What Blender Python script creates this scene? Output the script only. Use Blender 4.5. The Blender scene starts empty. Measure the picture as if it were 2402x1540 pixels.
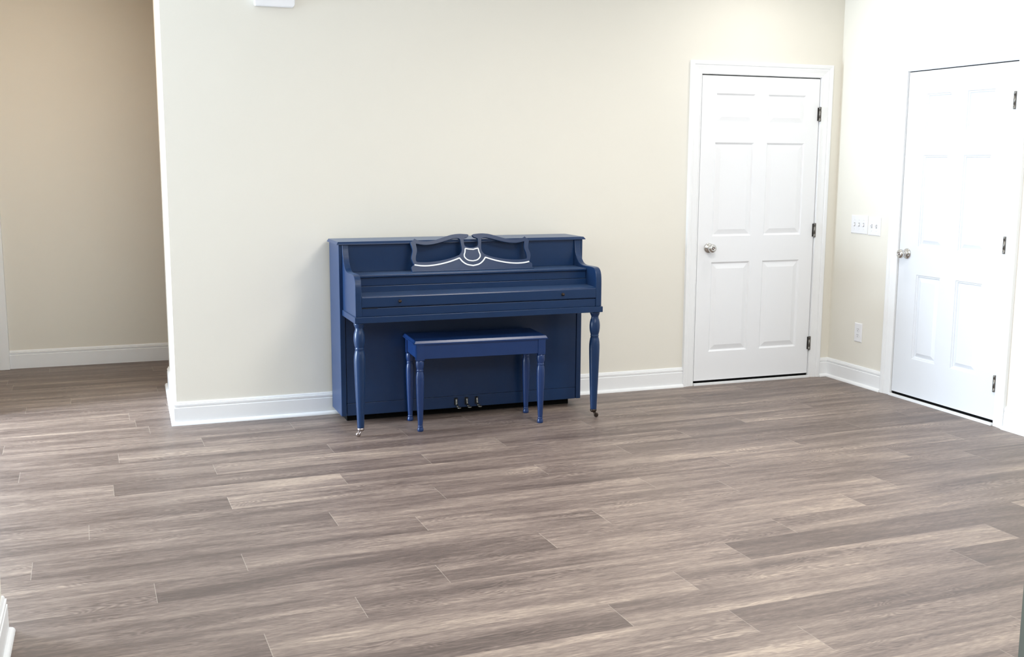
import bpy, bmesh, math, random
from mathutils import Vector, Matrix

S = bpy.context.scene
COL = S.collection

# ------------------------------------------------------------------ camera
def make_camera():
    f = 2546.997
    yaw, pitch, roll = .3554, .1539, .0046
    cy, sy, cp, sp = math.cos(yaw), math.sin(yaw), math.cos(pitch), math.sin(pitch)
    F = Vector((sy*cp, cy*cp, -sp)); R0 = Vector((cy, -sy, 0)); U0 = R0.cross(F)
    R = math.cos(roll)*R0 + math.sin(roll)*U0
    U = -math.sin(roll)*R0 + math.cos(roll)*U0
    cam = bpy.data.cameras.new('camera'); o = bpy.data.objects.new('camera', cam); COL.objects.link(o)
    cam.sensor_fit = 'HORIZONTAL'; cam.sensor_width = 36; cam.lens = f/2402*36
    cam.clip_start = .05; cam.clip_end = 100
    M = Matrix.Identity(4)
    for i in range(3):
        M[i][0] = R[i]; M[i][1] = U[i]; M[i][2] = -F[i]
    M[0][3], M[1][3], M[2][3] = -4.7212, -6.3071, 1.4975
    o.matrix_world = M
    S.camera = o
make_camera()

# ------------------------------------------------------------------ light
S.view_settings.view_transform = 'Standard'
S.view_settings.look = 'None'
S.view_settings.gamma = 1
S.view_settings.use_curve_mapping = False
S.view_settings.exposure = 0.52

W = bpy.data.worlds.new('daylight'); S.world = W; W.use_nodes = True
bg = W.node_tree.nodes['Background']
bg.inputs[0].default_value = (.86, .93, 1.0, 1); bg.inputs[1].default_value = .5

def area(name, loc, aim, sx, sy, power, color, shape='RECTANGLE', spread=180):
    l = bpy.data.lights.new(name, 'AREA'); l.shape = shape; l.size = sx
    if shape in ('RECTANGLE', 'ELLIPSE'): l.size_y = sy
    l.energy = power; l.color = color; l.spread = math.radians(spread)
    o = bpy.data.objects.new(name, l); COL.objects.link(o); o.location = loc
    o.rotation_euler = (Vector(aim)-Vector(loc)).to_track_quat('-Z', 'Y').to_euler()
    return o
area('patio_window_light', (-8.4, -.16, 1.12), (-3.0, -.40, .9), 1.2, 1.8, 350, (.71, .85, 1.0))
area('rear_fill_light', (-3.0, -4.9, 2.70), (-2.6, -2.0, 0), 3.0, 1.6, 80, (.94, .97, 1.0))  # unseen fill, added high behind the camera to light the walls
area('ceiling_can_light', (-.75, -.70, 2.72), (-.75, -.70, 0), .16, .16, 5, (1.0, .97, .93), 'DISK')
area('overhead_fill_light', (-2.1, -2.5, 2.70), (-2.1, -2.5, 0), .9, .9, 37, (1.0, .955, .89), 'DISK')  # unseen fill, added to brighten the right wall and doors
area('hall_fill_light', (-5.2, .5, 2.70), (-5.2, 1.6, .3), .5, .5, 9, (1.0, .58, .22), 'DISK')  # unseen warm fill, added to brighten and tint the hallway

# ------------------------------------------------------------------ materials
def new_mat(name):
    m = bpy.data.materials.new(name); m.use_nodes = True
    nt = m.node_tree
    return m, nt, nt.nodes['Principled BSDF']
def N(nt, t, **kw):
    n = nt.nodes.new(t)
    for k, v in kw.items(): setattr(n, k, v)
    return n
def simple(name, col, rough=.5, metal=0, bump=0, bscale=200, spec=.5, var=0, vscale=6, coat=0):
    m, nt, p = new_mat(name)
    p.inputs['Base Color'].default_value = (*col, 1); p.inputs['Roughness'].default_value = rough
    p.inputs['Metallic'].default_value = metal; p.inputs['Specular IOR Level'].default_value = spec
    if coat: p.inputs['Coat Weight'].default_value = coat; p.inputs['Coat Roughness'].default_value = .25
    tc = N(nt, 'ShaderNodeTexCoord')
    if var:
        n = N(nt, 'ShaderNodeTexNoise'); n.inputs['Scale'].default_value = vscale; n.inputs['Detail'].default_value = 4
        nt.links.new(tc.outputs['Object'], n.inputs['Vector'])
        mx = N(nt, 'ShaderNodeMixRGB'); mx.inputs[1].default_value = (*[c*(1-var) for c in col], 1)
        mx.inputs[2].default_value = (*[min(1, c*(1+var)) for c in col], 1)
        nt.links.new(n.outputs['Fac'], mx.inputs[0]); nt.links.new(mx.outputs[0], p.inputs['Base Color'])
    if bump:
        n = N(nt, 'ShaderNodeTexNoise'); n.inputs['Scale'].default_value = bscale; n.inputs['Detail'].default_value = 3
        nt.links.new(tc.outputs['Object'], n.inputs['Vector'])
        b = N(nt, 'ShaderNodeBump'); b.inputs['Strength'].default_value = bump; b.inputs['Distance'].default_value = .002
        nt.links.new(n.outputs['Fac'], b.inputs['Height']); nt.links.new(b.outputs[0], p.inputs['Normal'])
    return m
M_WALL = simple('cream_wall_paint', (.80, .772, .695), .85, bump=.12, bscale=260, spec=.25, var=.012, vscale=2.5)
M_CEIL = simple('white_ceiling_paint', (.86, .85, .82), .9, bump=.2, bscale=120, spec=.2)
M_TRIM = simple('white_trim_paint', (.87, .88, .89), .38, spec=.45, var=.01, vscale=9)
M_DOOR = simple('white_door_paint', (.87, .88, .90), .36, bump=.05, bscale=90, spec=.45)
M_DOOR2 = simple('dimmed_door_paint', (.745, .765, .80), .36, bump=.05, bscale=90, spec=.4)  # white door paint darkened so the strongly lit panels stay visible
M_PLATE = simple('white_plastic', (.83, .83, .85), .3, spec=.5)
M_SLOT = simple('dark_slot', (.10, .09, .085), .6)
M_SLOT2 = simple('grey_toggle_slot', (.45, .44, .44), .6)
M_BLUE = simple('navy_chalk_paint', (.0062, .0270, .086), .32, spec=.38, bump=.10, bscale=70, var=.10, vscale=14)
M_BLUE2 = simple('navy_bench_paint', (.0085, .031, .118), .30, spec=.45, bump=.08, bscale=70, var=.08, vscale=14)
for mm_ in (M_BLUE,):
    pb = mm_.node_tree.nodes['Principled BSDF']
    pb.inputs['Sheen Weight'].default_value = .10; pb.inputs['Sheen Roughness'].default_value = .35
    pb.inputs['Sheen Tint'].default_value = (.55, .72, 1, 1)
M_SEAM = simple('dark_seam', (.004, .006, .012), .7)
M_WHITEP = simple('white_pinstripe_paint', (.80, .83, .86), .4)
M_NICKEL = simple('brushed_nickel', (.62, .60, .57), .22, 1)
M_STEEL = simple('hinge_steel', (.20, .19, .175), .42, 1)
M_BRONZE = simple('aged_bronze', (.045, .032, .025), .42, .8)
M_CHROME = simple('worn_chrome', (.40, .35, .34), .32, 1)
M_BRASS = simple('pedal_metal', (.20, .19, .17), .34, 1)
M_BLACK = simple('black_shade_fill', (.006, .006, .006), .9, spec=.1)  # stands in for shade in the door gaps and under the piano
M_GREY = simple('grey_green_paint', (.20, .23, .22), .6)

def floor_material():
    m, nt, p = new_mat('vinyl_plank_oak_greige')
    L = nt.links.new
    uv = N(nt, 'ShaderNodeUVMap', uv_map='plank')
    at = N(nt, 'ShaderNodeAttribute', attribute_name='tone')
    sp = N(nt, 'ShaderNodeSeparateXYZ'); L(uv.outputs[0], sp.inputs[0])
    sc = N(nt, 'ShaderNodeSeparateColor'); L(at.outputs['Color'], sc.inputs[0])
    tone, seed = sc.outputs[0], sc.outputs[1]
    def math_(op, a, b=None, c=None):
        n = N(nt, 'ShaderNodeMath', operation=op)
        for i, v in enumerate((a, b, c)):
            if v is None: continue
            if isinstance(v, (int, float)): n.inputs[i].default_value = v
            else: L(v, n.inputs[i])
        return n.outputs[0]
    def vec(kx, ky, ks):
        c = N(nt, 'ShaderNodeCombineXYZ')
        L(math_('MULTIPLY', sp.outputs[0], kx), c.inputs[0])
        L(math_('MULTIPLY', sp.outputs[1], ky), c.inputs[1])
        L(math_('MULTIPLY', seed, ks), c.inputs[2])
        return c.outputs[0]
    def noise(v, detail=3, rough=.55, dist=0):
        n = N(nt, 'ShaderNodeTexNoise'); n.inputs['Scale'].default_value = 1
        n.inputs['Detail'].default_value = detail; n.inputs['Roughness'].default_value = rough
        n.inputs['Distortion'].default_value = dist
        L(v, n.inputs['Vector']); return n.outputs['Fac']
    n1 = noise(vec(.9, 9, 91), 2, .5, .3)      # broad light and dark bands
    n2 = noise(vec(4.5, 48, 57), 3, .6, .5)     # streaks
    n3 = noise(vec(26, 260, 33), 2, .6)         # fibres
    nd = noise(vec(2.2, 9, 71), 2)
    wv = N(nt, 'ShaderNodeTexWave', wave_type='BANDS', bands_direction='Y')
    wc = N(nt, 'ShaderNodeCombineXYZ')
    L(math_('MULTIPLY', sp.outputs[0], 1.0), wc.inputs[0])
    L(math_('ADD', math_('MULTIPLY', sp.outputs[1], 9.0), math_('MULTIPLY', nd, 3.2)), wc.inputs[1])
    L(wc.outputs[0], wv.inputs['Vector']); wv.inputs['Scale'].default_value = 2.6
    wv.inputs['Distortion'].default_value = 1.4; wv.inputs['Detail'].default_value = 2
    grain = math_('SUBTRACT', wv.outputs['Fac'], .5)
    cath = N(nt, 'ShaderNodeMapRange'); L(noise(vec(1.3, 5, 13), 1), cath.inputs[0])
    cath.inputs[1].default_value = .50; cath.inputs[2].default_value = .62
    a = math_('MULTIPLY', math_('SUBTRACT', n1, .5), 1.20)
    b = math_('MULTIPLY', math_('SUBTRACT', n2, .5), .85)
    c = math_('MULTIPLY', math_('SUBTRACT', n3, .5), .85)
    d = math_('MULTIPLY', math_('MULTIPLY', grain, cath.outputs[0]), .26)
    t = math_('ADD', math_('ADD', a, b), math_('ADD', c, d))
    t = math_('ADD', t, tone)
    r = N(nt, 'ShaderNodeValToRGB'); L(t, r.inputs[0])
    e = r.color_ramp.elements
    e[0].position = .0; e[0].color = (.084, .061, .053, 1)
    e[1].position = 1.; e[1].color = (.435, .345, .276, 1)
    x = e.new(.30); x.color = (.134, .099, .085, 1)
    x = e.new(.55); x.color = (.206, .157, .134, 1)
    x = e.new(.78); x.color = (.291, .228, .189, 1)
    # seams: dark along the long edge, pale bevel at the butt ends
    lo = math_('LESS_THAN', sp.outputs[1], .0016)
    bu = math_('LESS_THAN', sp.outputs[0], .0022)
    m1 = N(nt, 'ShaderNodeMixRGB'); L(math_('MULTIPLY', lo, .45), m1.inputs[0]); L(r.outputs[0], m1.inputs[1]); m1.inputs[2].default_value = (.09, .07, .06, 1)
    m2 = N(nt, 'ShaderNodeMixRGB'); L(math_('MULTIPLY', bu, .45), m2.inputs[0]); L(m1.outputs[0], m2.inputs[1]); m2.inputs[2].default_value = (.48, .42, .36, 1)
    L(m2.outputs[0], p.inputs['Base Color'])
    p.inputs['Roughness'].default_value = .42; p.inputs['Specular IOR Level'].default_value = .5
    rg = N(nt, 'ShaderNodeMapRange'); L(n2, rg.inputs[0]); rg.inputs[3].default_value = .36; rg.inputs[4].default_value = .50
    L(rg.outputs[0], p.inputs['Roughness'])
    bp_ = N(nt, 'ShaderNodeBump'); bp_.inputs['Strength'].default_value = .25; bp_.inputs['Distance'].default_value = .001
    L(math_('ADD', n3, n2), bp_.inputs['Height']); L(bp_.outputs[0], p.inputs['Normal'])
    return m
M_FLOOR = floor_material()

# ------------------------------------------------------------------ mesh helpers
class MB:
    def __init__(s): s.v = []; s.f = []; s.smooth = []
    def add(s, vs, fs, smooth=False, T=None):
        b = len(s.v)
        s.v += [tuple(T @ Vector(v)) if T else tuple(v) for v in vs]
        s.f += [tuple(b+i for i in f) for f in fs]; s.smooth += [smooth]*len(fs)
        return s
    def box(s, x0, x1, y0, y1, z0, z1, T=None):
        v = [(x, y, z) for x in (x0, x1) for y in (y0, y1) for z in (z0, z1)]
        f = [(0, 1, 3, 2), (4, 6, 7, 5), (0, 4, 5, 1), (2, 3, 7, 6), (0, 2, 6, 4), (1, 5, 7, 3)]
        return s.add(v, f, False, T)
    def prism(s, poly, a0, a1, axis='x', smooth=False, T=None):
        n = len(poly)
        def P(a, q):
            if axis == 'x': return (a, q[0], q[1])
            if axis == 'y': return (q[0], a, q[1])
            return (q[0], q[1], a)
        v = [P(a0, q) for q in poly]+[P(a1, q) for q in poly]
        f = [tuple(range(n)), tuple(reversed(range(n, 2*n)))]
        s.add(v, f, False, T)
        b = len(s.v)-2*n
        for i in range(n):
            j = (i+1) % n
            s.f.append((b+i, b+j, b+n+j, b+n+i)); s.smooth.append(smooth)
        return s
    def lathe(s, prof, c=(0, 0, 0), axis='z', n=32, T=None):
        v = []; f = []
        for r, h in prof:
            for k in range(n):
                a = 2*math.pi*k/n; p, q = r*math.cos(a), r*math.sin(a)
                if axis == 'z': v.append((c[0]+p, c[1]+q, c[2]+h))
                elif axis == 'y': v.append((c[0]+p, c[1]+h, c[2]+q))
                else: v.append((c[0]+h, c[1]+p, c[2]+q))
        for i in range(len(prof)-1):
            for k in range(n):
                k2 = (k+1) % n
                f.append((i*n+k, i*n+k2, (i+1)*n+k2, (i+1)*n+k))
        s.add(v, f, True, T)
        b = len(s.v)-len(v)
        s.f.append(tuple(b+k for k in reversed(range(n)))); s.smooth.append(False)
        s.f.append(tuple(b+(len(prof)-1)*n+k for k in range(n))); s.smooth.append(False)
        return s
    def tube(s, pts, r, n=12, T=None, flat=1.0):
        pts = [Vector(p) for p in pts]; v = []; f = []
        for i, p in enumerate(pts):
            d = (pts[min(i+1, len(pts)-1)]-pts[max(i-1, 0)]).normalized()
            up = Vector((1, 0, 0)) if abs(d.x) < .9 else Vector((0, 0, 1))
            a = d.cross(up).normalized(); b = d.cross(a).normalized()
            rr = r[i] if isinstance(r, (list, tuple)) else r
            for k in range(n):
                t = 2*math.pi*k/n
                v.append(tuple(p+a*rr*math.cos(t)*flat+b*rr*math.sin(t)))
        for i in range(len(pts)-1):
            for k in range(n):
                k2 = (k+1) % n; f.append((i*n+k, i*n+k2, (i+1)*n+k2, (i+1)*n+k))
        s.add(v, f, True, T); b = len(s.v)-len(v)
        s.f.append(tuple(b+k for k in reversed(range(n)))); s.smooth.append(False)
        s.f.append(tuple(b+(len(pts)-1)*n+k for k in range(n))); s.smooth.append(False)
        return s
    def build(s, name, mat, parent=None, bevel=0, seg=2, autosmooth=True):
        me = bpy.data.meshes.new(name); me.from_pydata(s.v, [], s.f); me.update()
        bm = bmesh.new(); bm.from_mesh(me); bmesh.ops.recalc_face_normals(bm, faces=bm.faces); bm.to_mesh(me); bm.free()
        for p, sm in zip(me.polygons, s.smooth): p.use_smooth = sm
        me.materials.append(mat)
        o = bpy.data.objects.new(name, me); COL.objects.link(o)
        if parent: o.parent = parent
        if bevel:
            b = o.modifiers.new('bevel', 'BEVEL'); b.width = bevel; b.segments = seg; b.limit_method = 'ANGLE'; b.angle_limit = math.radians(35)
            b.harden_normals = False
        return o

def tag(o, label=None, cat=None, group=None, kind=None):
    if label: o['label'] = label
    if cat: o['category'] = cat
    if group: o['group'] = group
    if kind: o['kind'] = kind
    return o
def struct(o, label=None):
    o['kind'] = 'structure'
    if label: o['label'] = label
    return o
def empty(name, loc, rz=0):
    o = bpy.data.objects.new(name, None); COL.objects.link(o); o.location = loc; o.rotation_euler = (0, 0, rz); o.empty_display_size = .05
    return o

def sweep(mb, prof, path, U, V):
    """mitred sweep of profile (d = sideways in the plane, h = off the plane) along a polyline in the plane (U, V are the plane axes;
    path points are (u, v)); prof d grows to the left of travel."""
    U = Vector(U); V = Vector(V); Wn = U.cross(V)
    pts = [Vector((p[0], p[1])) for p in path]; rings = []
    for i, p in enumerate(pts):
        d0 = (pts[i]-pts[i-1]).normalized() if i else None
        d1 = (pts[i+1]-pts[i]).normalized() if i < len(pts)-1 else None
        n0 = Vector((-d0.y, d0.x)) if d0 else None; n1 = Vector((-d1.y, d1.x)) if d1 else None
        if n0 is None: m = n1
        elif n1 is None: m = n0
        else:
            m = (n0+n1); m = m/(m.dot(n0))
        rings.append([(p+m*d, h) for d, h in prof])
    v = []; f = []; n = len(prof)
    for r in rings:
        for q, h in r: v.append(tuple(U*q.x+V*q.y+Wn*h))
    for i in range(len(rings)-1):
        for k in range(n):
            k2 = (k+1) % n; f.append((i*n+k, i*n+k2, (i+1)*n+k2, (i+1)*n+k))
    f.append(tuple(range(n))); f.append(tuple(reversed(range((len(rings)-1)*n, len(rings)*n))))
    mb.add(v, f)

# ------------------------------------------------------------------ floor
def build_floor():
    random.seed(11)
    w, L = .187, 1.49
    seams = {-5: -5.19, -1: -4.53, 0: -3.77, 1: -4.28, 2: -4.71, 3: -3.67, 4: -4.28, 5: -4.75, 6: -3.73, 7: -4.28, 8: -3.37, 9: -3.9,
             10: -3.57, 11: -4.32, 12: -3.16, 13: -3.66, 14: -4.01, 15: -4.35, 16: -3.22, 18: -2.72}
    tones = {(9, 0): .62, (10, 0): .56, (10, -1): .40, (12, 0): .60, (12, -1): .36, (13, 0): .55, (13, -1): .42, (14, 1): .30, (14, 0): .52, (14, -1): .44,
             (15, 0): .62, (15, -1): .40, (11, -1): .50, (11, 0): .52, (8, 0): .40, (8, -1): .50, (7, -1): .42, (6, 0): .42, (16, 0): .52, (16, -1): .38,
             (13, -2): .62, (12, 1): .50, (10, 1): .42, (9, 1): .56, (3, 1): .55}
    ang = .022; c, s = math.cos(ang), math.sin(ang); px, py = -3.7, -1.6
    v = []; f = []; uvs = []; cols = []
    def W(x, y): return (px+c*(x-px)-s*(y-py), py+s*(x-px)+c*(y-py), 0)
    for k in range(-16, 44):
        y1 = -.142-k*w; y0 = y1-w
        base = seams.get(k)
        if base is None: base = -4+random.random()*L
        n0 = -5
        for j in range(-5, 5):
            x0 = base+j*L; x1 = x0+L
            if x1 < -9.6 or x0 > .7: continue
            xa, xb = max(x0, -9.6), min(x1, .7)
            b = len(v); v += [W(xa, y0), W(xb, y0), W(xb, y1), W(xa, y1)]; f.append((b, b+1, b+2, b+3))
            uvs += [(xa-x0, 0), (xb-x0, 0), (xb-x0, w), (xa-x0, w)]
            t = tones.get((k, j), random.choice((.36, .42, .47, .50, .55, .60))); sd = random.random()
            cols += [(t, sd, 0, 1)]*4
    me = bpy.data.meshes.new('floor'); me.from_pydata(v, [], f)
    u = me.uv_layers.new(name='plank')
    for i, l in enumerate(me.loops): u.data[i].uv = uvs[l.vertex_index]
    ca = me.color_attributes.new(name='tone', type='FLOAT_COLOR', domain='CORNER')
    for i, l in enumerate(me.loops): ca.data[i].color = cols[l.vertex_index]
    me.materials.append(M_FLOOR)
    o = bpy.data.objects.new('floor', me); COL.objects.link(o)
    struct(o, 'greige oak vinyl plank floor')
build_floor()

# ------------------------------------------------------------------ walls
H = 2.74
XL = -4.409
def wall(name, boxes, label=None, mat=M_WALL):
    m = MB()
    for b in boxes: m.box(*b)
    return struct(m.build(name, mat), label)
D1 = (-1.074, -.170); D2 = (-.681, -1.552); HT = 2.045; HB = .03
g = .006; J = .016
# back wall, with a shallow niche for the door
wall('wall_back', [(XL, D1[0]-g-J, 0, .17, 0, H), (D1[1]+g+J, 0, 0, .17, 0, H), (D1[0]-g-J, D1[1]+g+J, 0, .17, HT+g+J, H), (D1[0]-g-J, D1[1]+g+J, .09, .17, 0, HT+g+J)],
     'cream painted wall behind the blue piano')
wall('wall_right', [(0, .17, D2[0]+g+J, .17, 0, H), (0, .17, -9, D2[1]-g-J, 0, H), (0, .17, D2[1]-g-J, D2[0]+g+J, HT+g+J, H), (.09, .17, D2[1]-g-J, D2[0]+g+J, 0, HT+g+J)],
     'cream painted side wall with the right hand door')
m = MB(); m.prism([(-4.4058, .1701), (-4.390, 1.13), (-4.25, 1.13), (-4.25, .1701)], 0, H, 'z'); m.box(-4.25, -2.351, 1.0, 1.13, 0, H)
struct(m.build('wall_return', M_WALL), 'bright end face of the wall beside the hallway')
wall('wall_hall', [(-6.45, -2.2, 2.13, 2.28, 0, H)], 'tan shaded wall at the far side of the hallway')
wall('wall_hall_right', [(-2.35, -2.2, .17, 2.13, 0, H)])
wall('wall_shade_left', [(-9.3, -5.50, .58, .73, 0, H)])  # unseen wall, its end placed to shade the hallway
wall('wall_hall_left', [(-6.45, -6.30, .73, 2.13, 0, H)])
wall('wall_near_left', [(-5.235, -5.095, -9.0, -2.70, 0, H)], 'white trimmed wall end at the lower left edge')
wall('wall_rear_blocker', [(-9.3, .17, -9.15, -9.0, 0, H)])  # unseen, added to keep sky out of the piano's reflections
ceil = MB().box(-9.3, .17, -9, 2.28, H, H+.1).build('ceiling', M_CEIL); struct(ceil)

# ------------------------------------------------------------------ baseboards (d = up the wall, h = off the wall)
BH = .132
BASE = [(0, 0), (0, .0145), (.098, .0145), (.101, .0095), (.105, .0095), (.108, .013), (.118, .013), (.1205, .008), (.124, .0085), (BH, .0045), (BH, 0)]
def shoe():
    pr = [(0, .0145), (0, .031)]
    for i in range(1, 6):
        a = i/5*math.pi/2; pr.append((.019*math.sin(a), .0145+.0165*math.cos(a)))
    return pr
def plan_sweep(mb, prof, path):
    """profile (z, off) swept along a plan polyline; 'off' grows to the left of travel"""
    pts = [Vector(p) for p in path]; rings = []
    for i in range(len(pts)):
        d0 = (pts[i]-pts[i-1]).normalized() if i else None
        d1 = (pts[i+1]-pts[i]).normalized() if i < len(pts)-1 else None
        n0 = Vector((-d0.y, d0.x)) if d0 else None; n1 = Vector((-d1.y, d1.x)) if d1 else None
        if n0 is None: m = n1
        elif n1 is None: m = n0
        else: m = (n0+n1); m = m/(m.dot(n0))
        rings.append([(pts[i].x+m.x*o, pts[i].y+m.y*o, z) for z, o in prof])
    n = len(prof); v = [q for r in rings for q in r]; f = []
    for i in range(len(rings)-1):
        for k in range(n):
            k2 = (k+1) % n; f.append((i*n+k, i*n+k2, (i+1)*n+k2, (i+1)*n+k))
    f.append(tuple(range(n))); f.append(tuple(reversed(range((len(rings)-1)*n, len(rings)*n))))
    mb.add(v, f)
CW = .083; CO = .008      # casing width, reveal
c1l = D1[0]-CO-CW; c1r = D1[1]+CO+CW; c2f = D2[0]+CO+CW; c2n = D2[1]-CO-CW
def base_run(name, path, with_shoe=True, label=None):
    m = MB(); plan_sweep(m, BASE, path)
    if with_shoe: plan_sweep(m, shoe(), path)
    return struct(m.build(name, M_TRIM), label)
# travel so that the room is on the left side of travel
base_run('baseboard_back', [(c1l, 0), (XL, 0), (-4.390, 1.13), (-2.36, 1.13)], label='white baseboard along the wall behind the piano')
base_run('baseboard_corner', [(-0.0, c2f), (0, 0), (c1r, 0)], label='white baseboard in the corner between the two doors')
base_run('baseboard_right', [(0, -9), (0, c2n)], label='white baseboard right of the right hand door')
base_run('baseboard_hall', [(-2.35, 2.13), (-5.43, 2.13)], False, 'shaded white baseboard in the hallway')
base_run('baseboard_left', [(-5.50, .73), (-5.50, .58), (-9.3, .58)])  # runs along the unseen hall-shading wall
base_run('baseboard_near_left', [(-5.235, -9), (-5.235, -2.70), (-5.095, -2.70), (-5.095, -9)], label='white baseboard round the wall end at lower left')

# hall doorway trim on the far wall
m = MB(); m.box(-5.525, -5.43, 2.08, 2.13, 0, 2.13)
struct(m.build('trim_3', M_TRIM, bevel=.003), 'white doorway trim at the left end of the hallway')

# ------------------------------------------------------------------ doors
def panel_loops(x0, x1, z0, z1, style):
    if style == 1:
        st = [(0, 0), (.010, .009), (.013, .0095), (.045, .0015), (.0455, .0015)]
    else:
        st = [(0, 0), (.003, .005), (.010, .0055), (.014, .013), (.019, .013), (.042, .003), (.0425, .003)]
    return [((x0+a, x1-a, z0+a, z1-a), d) for a, d in st]
def door_leaf(T, w, xs, zs, style, name, label):
    """local: x across (0..w), y depth (0 front, + into wall), z up"""
    m = MB(); t = .035; z0, z1 = HB, HT
    X = sorted([0, w]+[q for p in xs for q in p]); Z = sorted([z0, z1]+[q for p in zs for q in p])
    pan = set()
    for i in range(len(X)-1):
        for j in range(len(Z)-1):
            xa, xb, za, zb = X[i], X[i+1], Z[j], Z[j+1]
            if (xa, xb) in [tuple(p) for p in xs] and (za, zb) in [tuple(p) for p in zs]:
                lp = panel_loops(xa, xb, za, zb, style); v = []; f = []
                for (a, b, c, d), dep in lp: v += [(a, dep, c), (b, dep, c), (b, dep, d), (a, dep, d)]
                for k in range(len(lp)-1):
                    for q in range(4):
                        q2 = (q+1) % 4; f.append((k*4+q, k*4+q2, k*4+4+q2, k*4+4+q))
                k = (len(lp)-1)*4; f.append((k, k+1, k+2, k+3)); m.add(v, f, False, T)
            else:
                m.add([(xa, 0, za), (xb, 0, za), (xb, 0, zb), (xa, 0, zb)], [(0, 1, 2, 3)], False, T)
    m.add([(0, 0, z0), (w, 0, z0), (w, t, z0), (0, t, z0), (0, 0, z1), (w, 0, z1), (w, t, z1), (0, t, z1)],
          [(0, 1, 2, 3), (4, 5, 6, 7), (0, 3, 7, 4), (1, 2, 6, 5), (3, 2, 6, 7)], False, T)
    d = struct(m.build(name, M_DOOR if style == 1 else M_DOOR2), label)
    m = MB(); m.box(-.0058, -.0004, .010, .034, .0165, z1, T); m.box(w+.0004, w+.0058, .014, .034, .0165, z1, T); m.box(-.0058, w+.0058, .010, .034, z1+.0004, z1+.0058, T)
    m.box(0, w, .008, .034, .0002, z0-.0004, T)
    m.build('gap_shade_fill', M_BLACK, d)  # black boxes added as the shade inside the door gaps
    return d
def hinge(T, x, z, parent):
    m = MB(); r = .0090
    prof = [(.0001, -.0490), (r*.7, -.0485), (r*.95, -.047), (r, -.045), (r, -.026), (r*.82, -.0255), (r*.82, -.0245), (r, -.024), (r, .024), (r*.82, .0245), (r*.82, .0255), (r, .026), (r, .045), (r*.95, .047), (r*.7, .0485), (.0001, .0490)]
    m.lathe(prof, (x-.002, -.0115, z), 'z', 20, T)
    m.box(x-.014, x+.003, -.0012, .002, z-.044, z+.044, T)
    return tag(m.build('hinge', M_STEEL, parent), 'brushed steel door hinge')
def knob(T, x, z, parent, reach=.062):
    m = MB()
    m.lathe([(.0001, 0), (.033, 0), (.0335, -.003), (.032, -.007), (.027, -.010), (.018, -.013), (.014, -.016), (.0125, -.024), (.0130, -.030), (.019, -.034), (.0255, -.040), (.0285, -.048), (.0282, -.055), (.0245, -.0625), (.0165, -.0665), (.0100, -.068), (.0098, -.0665), (.0055, -.0662), (.0001, -.0662)], (x, 0, z), 'y', 40, T)
    k = tag(m.build('handle', M_NICKEL, parent), 'round satin nickel door knob')
    m = MB(); m.lathe([(.0001, 0), (.0062, 0), (.0062, -.0035), (.0001, -.0042)], (x, -.0660, z), 'y', 20, T)
    m.build('lock_button', M_CHROME, k)
    return k
CAS = [(0, 0), (0, .008), (.003, .0105), (.008, .0105), (.010, .0085), (.013, .009), (.030, .0115), (.050, .0165), (.056, .0140), (.060, .0195), (.077, .0230), (.083, .0215), (.083, 0)]
def casing(name, T, w, label):
    """inner edge at x=-CO..w+CO; profile d grows outwards"""
    m = MB(); r = CO
    # build in local x,z plane; outwards = left of travel when going up the right leg
    path = [(w+r, 0), (w+r, HT+r), (-r, HT+r), (-r, 0)]
    prof = [(-d, h) for d, h in CAS]
    mm = MB(); sweep(mm, prof, path, (1, 0, 0), (0, 0, 1))
    m.add(mm.v, mm.f, False, T)
    # jamb
    for a, b in ((-g-J, -g), (w+g, w+g+J)): m.box(a, b, .0, .09, 0, HT+g, T)
    m.box(-g-J, w+g+J, 0, .09, HT+g, HT+g+J, T)
    # stop behind the leaf
    m.box(-g, -g+.012, .037, .060, .02, HT+g, T); m.box(w+g-.012, w+g, .037, .060, .02, HT+g, T); m.box(-g, w+g, .037, .06, HT-.010, HT+g, T)
    return struct(m.build(name, M_TRIM), label)
def sill(name, T, w, label):
    m = MB(); m.box(-g, w+g, -.021, -.002, 0, .0155, T)
    return struct(m.build(name, M_TRIM, bevel=.0015), label)
# door 1 on the back wall
T1 = Matrix.Translation((D1[0], 0, 0)); w1 = D1[1]-D1[0]
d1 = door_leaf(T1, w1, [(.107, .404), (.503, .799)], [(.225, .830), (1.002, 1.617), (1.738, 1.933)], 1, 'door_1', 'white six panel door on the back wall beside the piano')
for z in (.243, 1.030, 1.812): hinge(T1, w1+.004, z, d1)
knob(T1, .082, .926, d1)
casing('trim_1', T1, w1, 'white casing round the back wall door')
sill('trim_4', T1, w1, 'white sill board under the back wall door')
# door 2 on the right wall: local x runs towards the camera (-y), depth into +x
T2 = Matrix(((0, 1, 0, 0), (-1, 0, 0, D2[0]), (0, 0, 1, 0), (0, 0, 0, 1))); w2 = D2[0]-D2[1]
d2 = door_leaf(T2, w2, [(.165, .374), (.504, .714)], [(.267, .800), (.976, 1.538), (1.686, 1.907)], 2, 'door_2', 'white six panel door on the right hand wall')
for z in (.245, 1.037, 1.835): hinge(T2, w2+.004, z, d2)
knob(T2, .072, .925, d2)
casing('trim_2', T2, w2, 'white casing round the right wall door')
sill('trim_5', T2, w2, 'white sill board under the right wall door')

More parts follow.
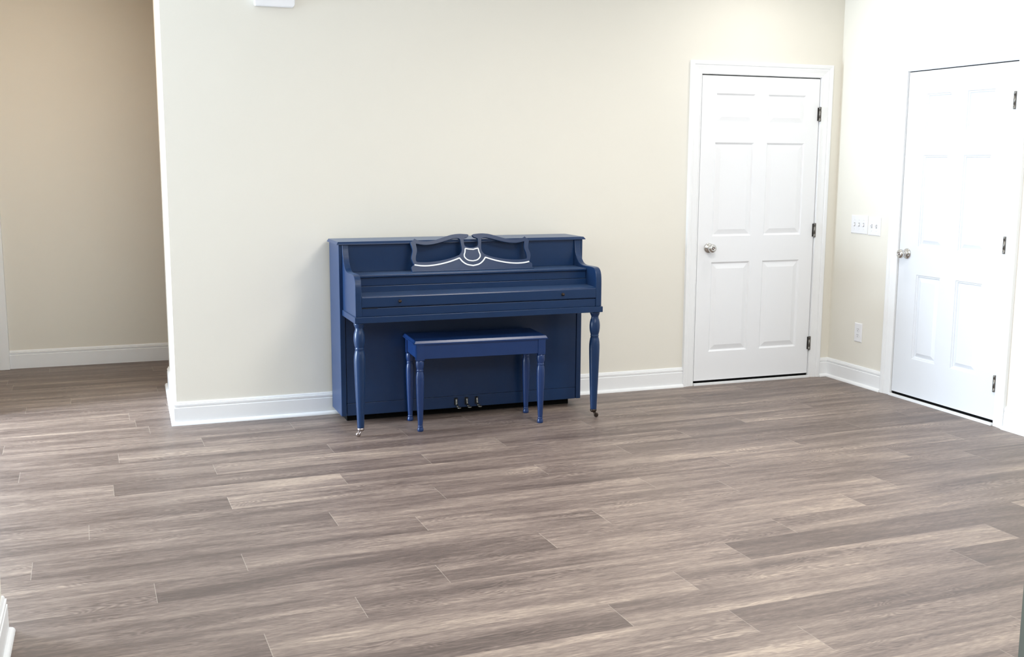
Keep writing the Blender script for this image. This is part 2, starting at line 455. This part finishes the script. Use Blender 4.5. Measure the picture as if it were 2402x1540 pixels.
# ------------------------------------------------------------------ wall plates
def plate(name, y0, y1, z0, z1, label, cat, group, toggles=(), sockets=False):
    yc, zc = (y0+y1)/2, (z0+z1)/2
    root = empty(name, (0, yc, z0)); tag(root, label, cat, group)
    wy, wz = abs(y1-y0)/2, z1-z0
    m = MB()
    x1, x2 = -.0035, -.0065
    v = []
    for x, i in ((-.0002, 0), (x1, 0), (x2, .004)):
        v += [(x, -wy+i, i), (x, wy-i, i), (x, wy-i, wz-i), (x, -wy+i, wz-i)]
    f = [(0, 1, 2, 3), (8, 9, 10, 11)]
    for k in (0, 4):
        for q in range(4): f.append((k+q, k+(q+1) % 4, k+4+(q+1) % 4, k+4+q))
    m.add(v, f); m.build('cover_plate', M_PLATE, root)
    for ty, up in toggles:
        m = MB(); m.box(-.0075, -.006, ty-.006, ty+.006, wz/2-.0125, wz/2+.0125); m.build('toggle_slot', M_SLOT2, root)
        m = MB(); s = 1 if up else -1
        m.prism([(-.006, wz/2-s*.006), (-.0185, wz/2+s*.006), (-.0175, wz/2+s*.0115), (-.006, wz/2+s*.006)], ty-.0045, ty+.0045, 'x',
                T=Matrix(((0, 1, 0, 0), (1, 0, 0, 0), (0, 0, 1, 0), (0, 0, 0, 1))))
        m.build('toggle', M_PLATE, root, bevel=.0008)
        for dz in (-.030, .030):
            m = MB(); m.lathe([(.0001, -.0062), (.0032, -.0064), (.0030, -.0072), (.0001, -.0074)], (0, ty, wz/2+dz), 'x', 14); m.build('screw', M_PLATE, root)
    if sockets:
        for dz in (-.0195, .0195):
            m = MB(); pr = []
            for k in range(28):
                a = 2*math.pi*k/28; pr.append((.0165*math.cos(a), max(-.0135, min(.0135, .0165*math.sin(a)))+wz/2+dz))
            m.prism(pr, -.0068, -.0082, 'x'); so = m.build('socket', M_PLATE, root)
            m = MB()
            for sy, h in ((-.0063, .0045), (.0063, .0036)): m.box(-.0088, -.0080, sy-.0011, sy+.0011, wz/2+dz+.004-h, wz/2+dz+.004+h)
            m.lathe([(.0001, -.0080), (.0026, -.0080), (.0026, -.0088), (.0001, -.0088)], (0, 0, wz/2+dz-.0075), 'x', 12)
            m.build('socket_slots', M_SLOT, so)
        m = MB(); m.lathe([(.0001, -.0062), (.0032, -.0064), (.0030, -.0074), (.0001, -.0076)], (0, 0, wz/2), 'x', 14); m.build('screw', M_PLATE, root)
    return root
plate('light_switch', -.360, -.192, 1.020, 1.142, 'white three toggle switch plate nearest the corner on the right wall', 'light switch', 'wall switches', [(.046, 0), (0, 0), (-.046, 0)])
plate('light_switch', -.491, -.368, 1.017, 1.137, 'white two toggle switch plate between the wider plate and the door casing', 'light switch', 'wall switches', [(.023, 1), (-.023, 1)])
plate('wall_outlet', -.361, -.284, .293, .420, 'white duplex power outlet low on the wall below the switches', 'outlet', None, sockets=True)

# chime box high on the back wall
root = empty('door_chime', (-3.798, 0, 2.33)); tag(root, 'white plastic box mounted high on the cream wall above the piano', 'door chime')
m = MB(); pr = [(-.112, .006), (-.106, 0), (.100, 0), (.108, .010), (.108, .15), (-.112, .15)]
m.prism([(a, b) for a, b in pr], -.0005, -.042, 'y'); m.build('cover', M_PLATE, root, bevel=.006, seg=3)
m = MB(); m.box(-.104, .100, -.006, -.0004, .004, .146); m.build('back_plate', M_PLATE, root)

# ------------------------------------------------------------------ piano
PX = -2.785
piano = empty('upright_piano', (PX, 0, 0))
tag(piano, 'navy blue painted upright piano with closed fallboard against the cream wall', 'piano')
HCX, YB, YF, ZB, ZT = .742, -.036, -.308, .048, 1.026
for s in (-1, 1):
    m = MB(); xa, xb = sorted((s*HCX, s*(HCX-.030)))
    m.prism([(YB, ZB), (YF, ZB), (YF, ZT), (YB, ZT)], xa, xb, 'x'); m.build('side_panel', M_BLUE, piano, bevel=.0025)
m = MB(); m.box(-.712, .712, YB, YB-.02, ZB+.01, ZT); m.build('back_panel', M_BLUE, piano)
m = MB(); m.box(-.712, .712, -.280, YF+.006, .872, ZT); m.build('upper_panel', M_BLUE, piano)
m = MB(); m.box(-.7085, .7085, -.285, YF+.004, .1195, .660); m.build('lower_panel', M_BLUE, piano, bevel=.0015)
m = MB(); m.box(-.7085, .7085, -.285, YF+.004, ZB, .118); m.build('bottom_rail', M_BLUE, piano, bevel=.0015)
m = MB(); m.box(-.712, .712, -.285, YB-.02, ZB+.004, ZB+.02); m.box(-.695, .695, -.225, -.07, .001, ZB+.006); m.build('toe_shade_block', M_BLACK, piano)  # bottom board and support, black in place of the shadow underneath
# lid with flared moulded edge
m = MB(); rings = [(0, .0, 1.043), (.004, .004, 1.0425), (.012, .014, 1.031), (.013, .015, 1.027), (.004, .004, 1.0265)]
v = []; f = []
for a, b, z in rings: v += [(-HCX-a, YF-b, z), (HCX+a, YF-b, z), (HCX+a, YB, z), (-HCX-a, YB, z)]
for k in range(len(rings)-1):
    for q in range(4): f.append((k*4+q, k*4+(q+1) % 4, k*4+4+(q+1) % 4, k*4+4+q))
f += [(0, 1, 2, 3), (16, 17, 18, 19)]
m.add(v, f); m.build('lid', M_BLUE, piano)
def smooth_pts(pts, n=6):
    out = []
    for i in range(len(pts)-1):
        p0 = pts[max(i-1, 0)]; p1 = pts[i]; p2 = pts[i+1]; p3 = pts[min(i+2, len(pts)-1)]
        for k in range(n):
            t = k/n
            out.append(tuple(.5*((2*p1[j])+(-p0[j]+p2[j])*t+(2*p0[j]-5*p1[j]+4*p2[j]-p3[j])*t*t+(-p0[j]+3*p1[j]-3*p2[j]+p3[j])*t**3) for j in (0, 1)))
    out.append(pts[-1]); return out
# arms (cheeks)
ARM = [(-.306, .662), (-.306, 1.0255), (-.312, 1.0255), (-.316, .992), (-.326, .957), (-.343, .927), (-.366, .904), (-.392, .891), (-.425, .885), (-.470, .8845), (-.530, .886), (-.572, .8855),
       (-.596, .881), (-.614, .869), (-.625, .850), (-.630, .825), (-.632, .79), (-.633, .662)]
ARM = ARM[:2]+smooth_pts(ARM[2:17], 4)+ARM[17:]
for s in (-1, 1):
    m = MB(); xa, xb = sorted((s*.722, s*.687)); m.prism(ARM, xa, xb, 'x', smooth=False)
    m.build('arm', M_BLUE, piano, bevel=.004, seg=3)
m = MB(); m.box(-.728, .728, -.642, -.309, .6285, .6615); m.build('key_bed', M_BLUE, piano, bevel=.002)
m = MB(); m.box(-.6865, .6865, -.628, -.600, .6622, .7065); m.build('key_slip', M_BLUE, piano, bevel=.002)
m = MB(); m.box(-.6865, .6865, -.600, -.31, .6622, .70); m.build('key_block', M_SEAM, piano)
FB = [(-.615, .709), (-.629, .711), (-.632, .716), (-.632, .764), (-.629, .770), (-.622, .7735), (-.500, .778), (-.495, .778), (-.495, .709)]
m = MB(); m.prism(FB, -.6862, .6862, 'x'); fb = m.build('fallboard', M_BLUE, piano, bevel=.001)
m = MB(); m.box(-.6862, .6862, -.4945, -.31, .709, .8105); m.build('fallboard_back', M_BLUE, fb, bevel=.002)
m = MB(); m.box(-.6862, .6862, -.484, -.31, .8125, .8555); m.build('fallboard_rail', M_BLUE, fb, bevel=.001)
m = MB(); m.box(-.686, -.600, -.6305, -.620, .7063, .7092); m.build('seam_gap', M_SEAM, fb)
for x in (-.478, .478):
    m = MB(); m.lathe([(.0001, 0), (.0085, 0), (.009, -.002), (.006, -.004), (.004, -.007), (.0062, -.010), (.0078, -.0135), (.0068, -.0175), (.0035, -.0195), (.0001, -.02)], (x, -.632, .741), 'y', 20)
    tag(m.build('knob', M_BRONZE, fb), 'small bronze knob')
m = MB(); m.box(-.6868, .6868, -.497, -.300, .858, .871); m.build('shelf', M_BLUE, piano, bevel=.003)

# turned front legs
LEG = [(.0001, .6285), (.029, .6285), (.0285, .618), (.0235, .606), (.0205, .598), (.0218, .5945), (.0215, .590), (.0255, .580), (.0290, .565), (.0305, .548), (.0302, .530), (.0280, .512), (.0245, .498), (.0228, .492), (.0245, .489), (.0245, .484), (.0225, .481),
       (.0258, .470), (.0292, .452), (.0308, .432), (.0310, .410), (.0298, .36), (.0272, .28), (.0240, .19), (.0208, .11), (.0188, .052), (.0186, .048), (.0001, .048)]
def caster(root, x, y, ang, mat):
    m = MB(); m.lathe([(.0001, .048), (.0192, .048), (.0194, .040), (.0175, .034), (.0150, .031), (.0001, .031)], (x, y, 0), 'z', 28)
    c = tag(m.build('caster', mat, root), 'small metal caster at the foot of the leg')
    T = Matrix.Translation((x, y, 0)) @ Matrix.Rotation(ang, 4, 'Z')
    m = MB()
    for s in (-1, 1): m.tube([(0, s*.005, .034), (.006, s*.0085, .028), (.014, s*.0095, .017), (.016, s*.0095, .013)], [.005, .0045, .004, .003], 8, T)
    m.build('fork', mat, c)
    m = MB(); m.lathe([(.0001, -.0070), (.0075, -.0070), (.0125, -.006), (.0135, -.003), (.0135, .003), (.0125, .006), (.0075, .0070), (.0001, .0070)], (.017, 0, .0136), 'y', 24, T)
    m.build('wheel', mat, c)
for x, ang, mat in ((-.697, math.radians(200), M_CHROME), (.697, math.radians(-40), M_BRONZE)):
    m = MB(); m.lathe(LEG, (x, -.600, 0), 'z', 40); m.build('leg', M_BLUE, piano)
    caster(piano, x, -.600, ang, mat)
# pedals
for i, x in enumerate((-.060, .005, .068)):
    m = MB(); y = YF+.004
    m.tube([(x, y+.012, .102), (x, y-.006, .104), (x, y-.010, .098), (x, y-.011, .082), (x+.001, y-.014, .068), (x+.002, y-.024, .062), (x+.003, y-.042, .060)], [.0035, .005, .006, .0062, .0066, .007, .007], 12)
    m.lathe([(.0001, -.004), (.010, -.0035), (.0135, 0), (.010, .0035), (.0001, .004)], (0, 0, 0), 'z', 20, Matrix.Translation((x+.003, y-.052, .059)) @ Matrix.Diagonal((1, 1.55, 1, 1)))
    tag(m.build('pedal', M_BRASS, piano), 'worn metal pedal')
for x in (-.060, .005, .068):
    m = MB(); m.box(x-.011, x+.011, YF+.0035, YF+.006, .062, .108); m.build('pedal_slot', M_SEAM, piano)

# music desk: fretted board with white pinstripes (coordinates in metres, centre at x=0, base at z=0)
def q(cx, cy):
    cx = cx+50*(755-cy)/625
    return ((cx-1240)*.000340, (755-(cy-17*(1240-cx)/1075))*.000333)
def mir(p): return [(-x, z) for x, z in reversed(p)]
side = [q(*a) for a in ((210, 655), (185, 605), (165, 530), (185, 420), (168, 340), (145, 270))]
foot = [q(175, 770), q(163, 700)]
peak = [q(*a) for a in ((145, 270), (185, 245), (215, 212))]
rail = [q(*a) for a in ((215, 212), (250, 232), (300, 247), (420, 254), (560, 238), (700, 195), (850, 147), (980, 130), (1080, 133))]
horn = [q(*a) for a in ((1080, 133), (1150, 143), (1138, 182), (1082, 206), (1070, 235), (1076, 300), (1098, 345), (1160, 366), (1240, 372))]
half = foot+smooth_pts(side)+smooth_pts(peak)[1:]+smooth_pts(rail)[1:]+smooth_pts(horn)[1:]
outline = half+mir(half)[1:]
win = smooth_pts([q(*a) for a in ((262, 296), (330, 309), (430, 314), (560, 298), (700, 262), (830, 222), (920, 202), (985, 206), (1012, 232))])
win += smooth_pts([q(*a) for a in ((1012, 232), (1030, 320), (1040, 420), (1005, 492))])[1:]
win += smooth_pts([q(*a) for a in ((1005, 492), (900, 535), (750, 575), (600, 602), (430, 617), (262, 612))])[1:]
win += smooth_pts([q(*a) for a in ((262, 612), (238, 590), (236, 520), (254, 420), (246, 350), (236, 300), (262, 296))])[1:-1]
def flat_shape(name, loops, thick, mat, parent, T):
    cu = bpy.data.curves.new(name, 'CURVE'); cu.dimensions = '2D'; cu.fill_mode = 'BOTH'; cu.extrude = thick/2
    cu.bevel_depth = .0012; cu.bevel_resolution = 1
    for lp in loops:
        sp = cu.splines.new('POLY'); sp.points.add(len(lp)-1)
        for i, (a, b) in enumerate(lp): sp.points[i].co = (a, b, 0, 1)
        sp.use_cyclic_u = True
    tmp = bpy.data.objects.new('tmp', cu); COL.objects.link(tmp)
    dg = bpy.context.evaluated_depsgraph_get(); me = bpy.data.meshes.new_from_object(tmp.evaluated_get(dg))
    bpy.data.objects.remove(tmp); me.name = name
    me.transform(T); me.materials.clear(); me.materials.append(mat)
    o = bpy.data.objects.new(name, me); COL.objects.link(o); o.parent = parent
    return o
# stands on the shelf, leaning slightly back: local (x, up, out) -> world
tilt = math.radians(16)
TD = Matrix.Translation((.018, -.393, .8725)) @ Matrix.Rotation(math.pi/2-tilt, 4, 'X')
desk = flat_shape('music_desk', [outline, win, mir(win)], .014, M_BLUE, piano, TD)
m = MB()
def ribbon(pts, w, closed=False):
    P = [Vector(p) for p in pts]; n = len(P); v = []; f = []
    for i in range(n):
        a = P[i-1] if (i or closed) else P[i]; b = P[(i+1) % n] if (i < n-1 or closed) else P[i]
        d = (b-a).normalized(); nn = Vector((-d.y, d.x))*w/2
        for s_, h in ((1, .0085), (1, .0105), (-1, .0105), (-1, .0085)): v.append((P[i].x+s_*nn.x, P[i].y+s_*nn.y, h))
    for i in range(n if closed else n-1):
        j = (i+1) % n
        for k in range(4): f.append((i*4+k, i*4+(k+1) % 4, j*4+(k+1) % 4, j*4+k))
    m.add(v, f, False, TD)
half_s = smooth_pts([q(*a) for a in ((212, 660), (320, 676), (450, 678), (600, 662), (760, 628), (880, 592), (988, 552))])+smooth_pts([q(*a) for a in ((995, 552), (1050, 615), (1130, 665), (1240, 686))])[0:]
ribbon(half_s+mir(half_s)[1:], .0075)
sh = [q(*a) for a in ((1240, 402), (1160, 396), (1098, 384))]+smooth_pts([q(*a) for a in ((1095, 392), (1090, 450), (1078, 500), (1092, 545), (1150, 590), (1240, 604))])
ribbon(sh+mir(sh)[1:-1], .0065, True)
tag(m.build('pinstripe', M_WHITEP, desk), 'white painted pinstripe and shield outline')
m = MB(); m.box(.018-.366, .018+.367, -.419, -.379, .8712, .8765); m.build('desk_ledge', M_BLUE, desk, bevel=.001)

# ------------------------------------------------------------------ bench
bench = empty('piano_bench', (-2.786, -.485, 0), math.radians(-2.8))
tag(bench, 'blue wooden piano bench with four turned legs tucked under the keyboard', 'bench')
BL, BD, LX, LY, TOPZ = .389, .156, .353, .132, .512
m = MB(); rings = [(-.013, TOPZ), (-.010, TOPZ-.001), (-.003, TOPZ-.013), (0, TOPZ-.015), (0, TOPZ-.020), (-.007, TOPZ-.021)]
v = []; f = []
for a, z in rings: v += [(-BL-a, -BD-a, z), (BL+a, -BD-a, z), (BL+a, BD+a, z), (-BL-a, BD+a, z)]
for k in range(len(rings)-1):
    for q_ in range(4): f.append((k*4+q_, k*4+(q_+1) % 4, k*4+4+(q_+1) % 4, k*4+4+q_))
f += [(0, 1, 2, 3), (20, 21, 22, 23)]
m.add(v, f); m.build('seat', M_BLUE2, bench)
m = MB(); a0, a1 = .411, TOPZ-.021
for s in (-1, 1):
    m.box(-LX+.022, LX-.022, s*(LY+.009)-.008, s*(LY+.009)+.008, a0, a1)
    m.box(s*(LX+.009)-.008, s*(LX+.009)+.008, -LY+.022, LY-.022, a0, a1)
m.build('apron', M_BLUE2, bench)
BLEG = [(.0001, .4035), (.0195, .4035), (.0222, .396), (.0230, .382), (.0218, .366), (.0180, .3535), (.0178, .350), (.0195, .348), (.0197, .343), (.0178, .3405), (.0182, .338), (.0205, .330), (.0226, .312), (.0230, .290), (.0225, .255), (.0205, .19), (.0178, .12), (.0150, .062), (.0134, .036), (.0132, .033), (.0150, .031), (.0150, .0285),
        (.0138, .0265), (.0148, .022), (.0170, .014), (.0176, .008), (.0165, .002), (.014, .0), (.0001, .0)]
for sx in (-1, 1):
    for sy in (-1, 1):
        m = MB(); m.lathe(BLEG, (sx*LX, sy*LY, 0), 'z', 36); m.box(sx*LX-.0215, sx*LX+.0215, sy*LY-.0215, sy*LY+.0215, .4033, a1)
        m.build('leg', M_BLUE2, bench)

# dark edge of a wall end close to the camera, lower right
wall('wall_near_right', [(-3.046, -2.90, -4.86, -4.731, 0, 1.0)], 'grey edge of a partition at the lower right corner', M_GREY)
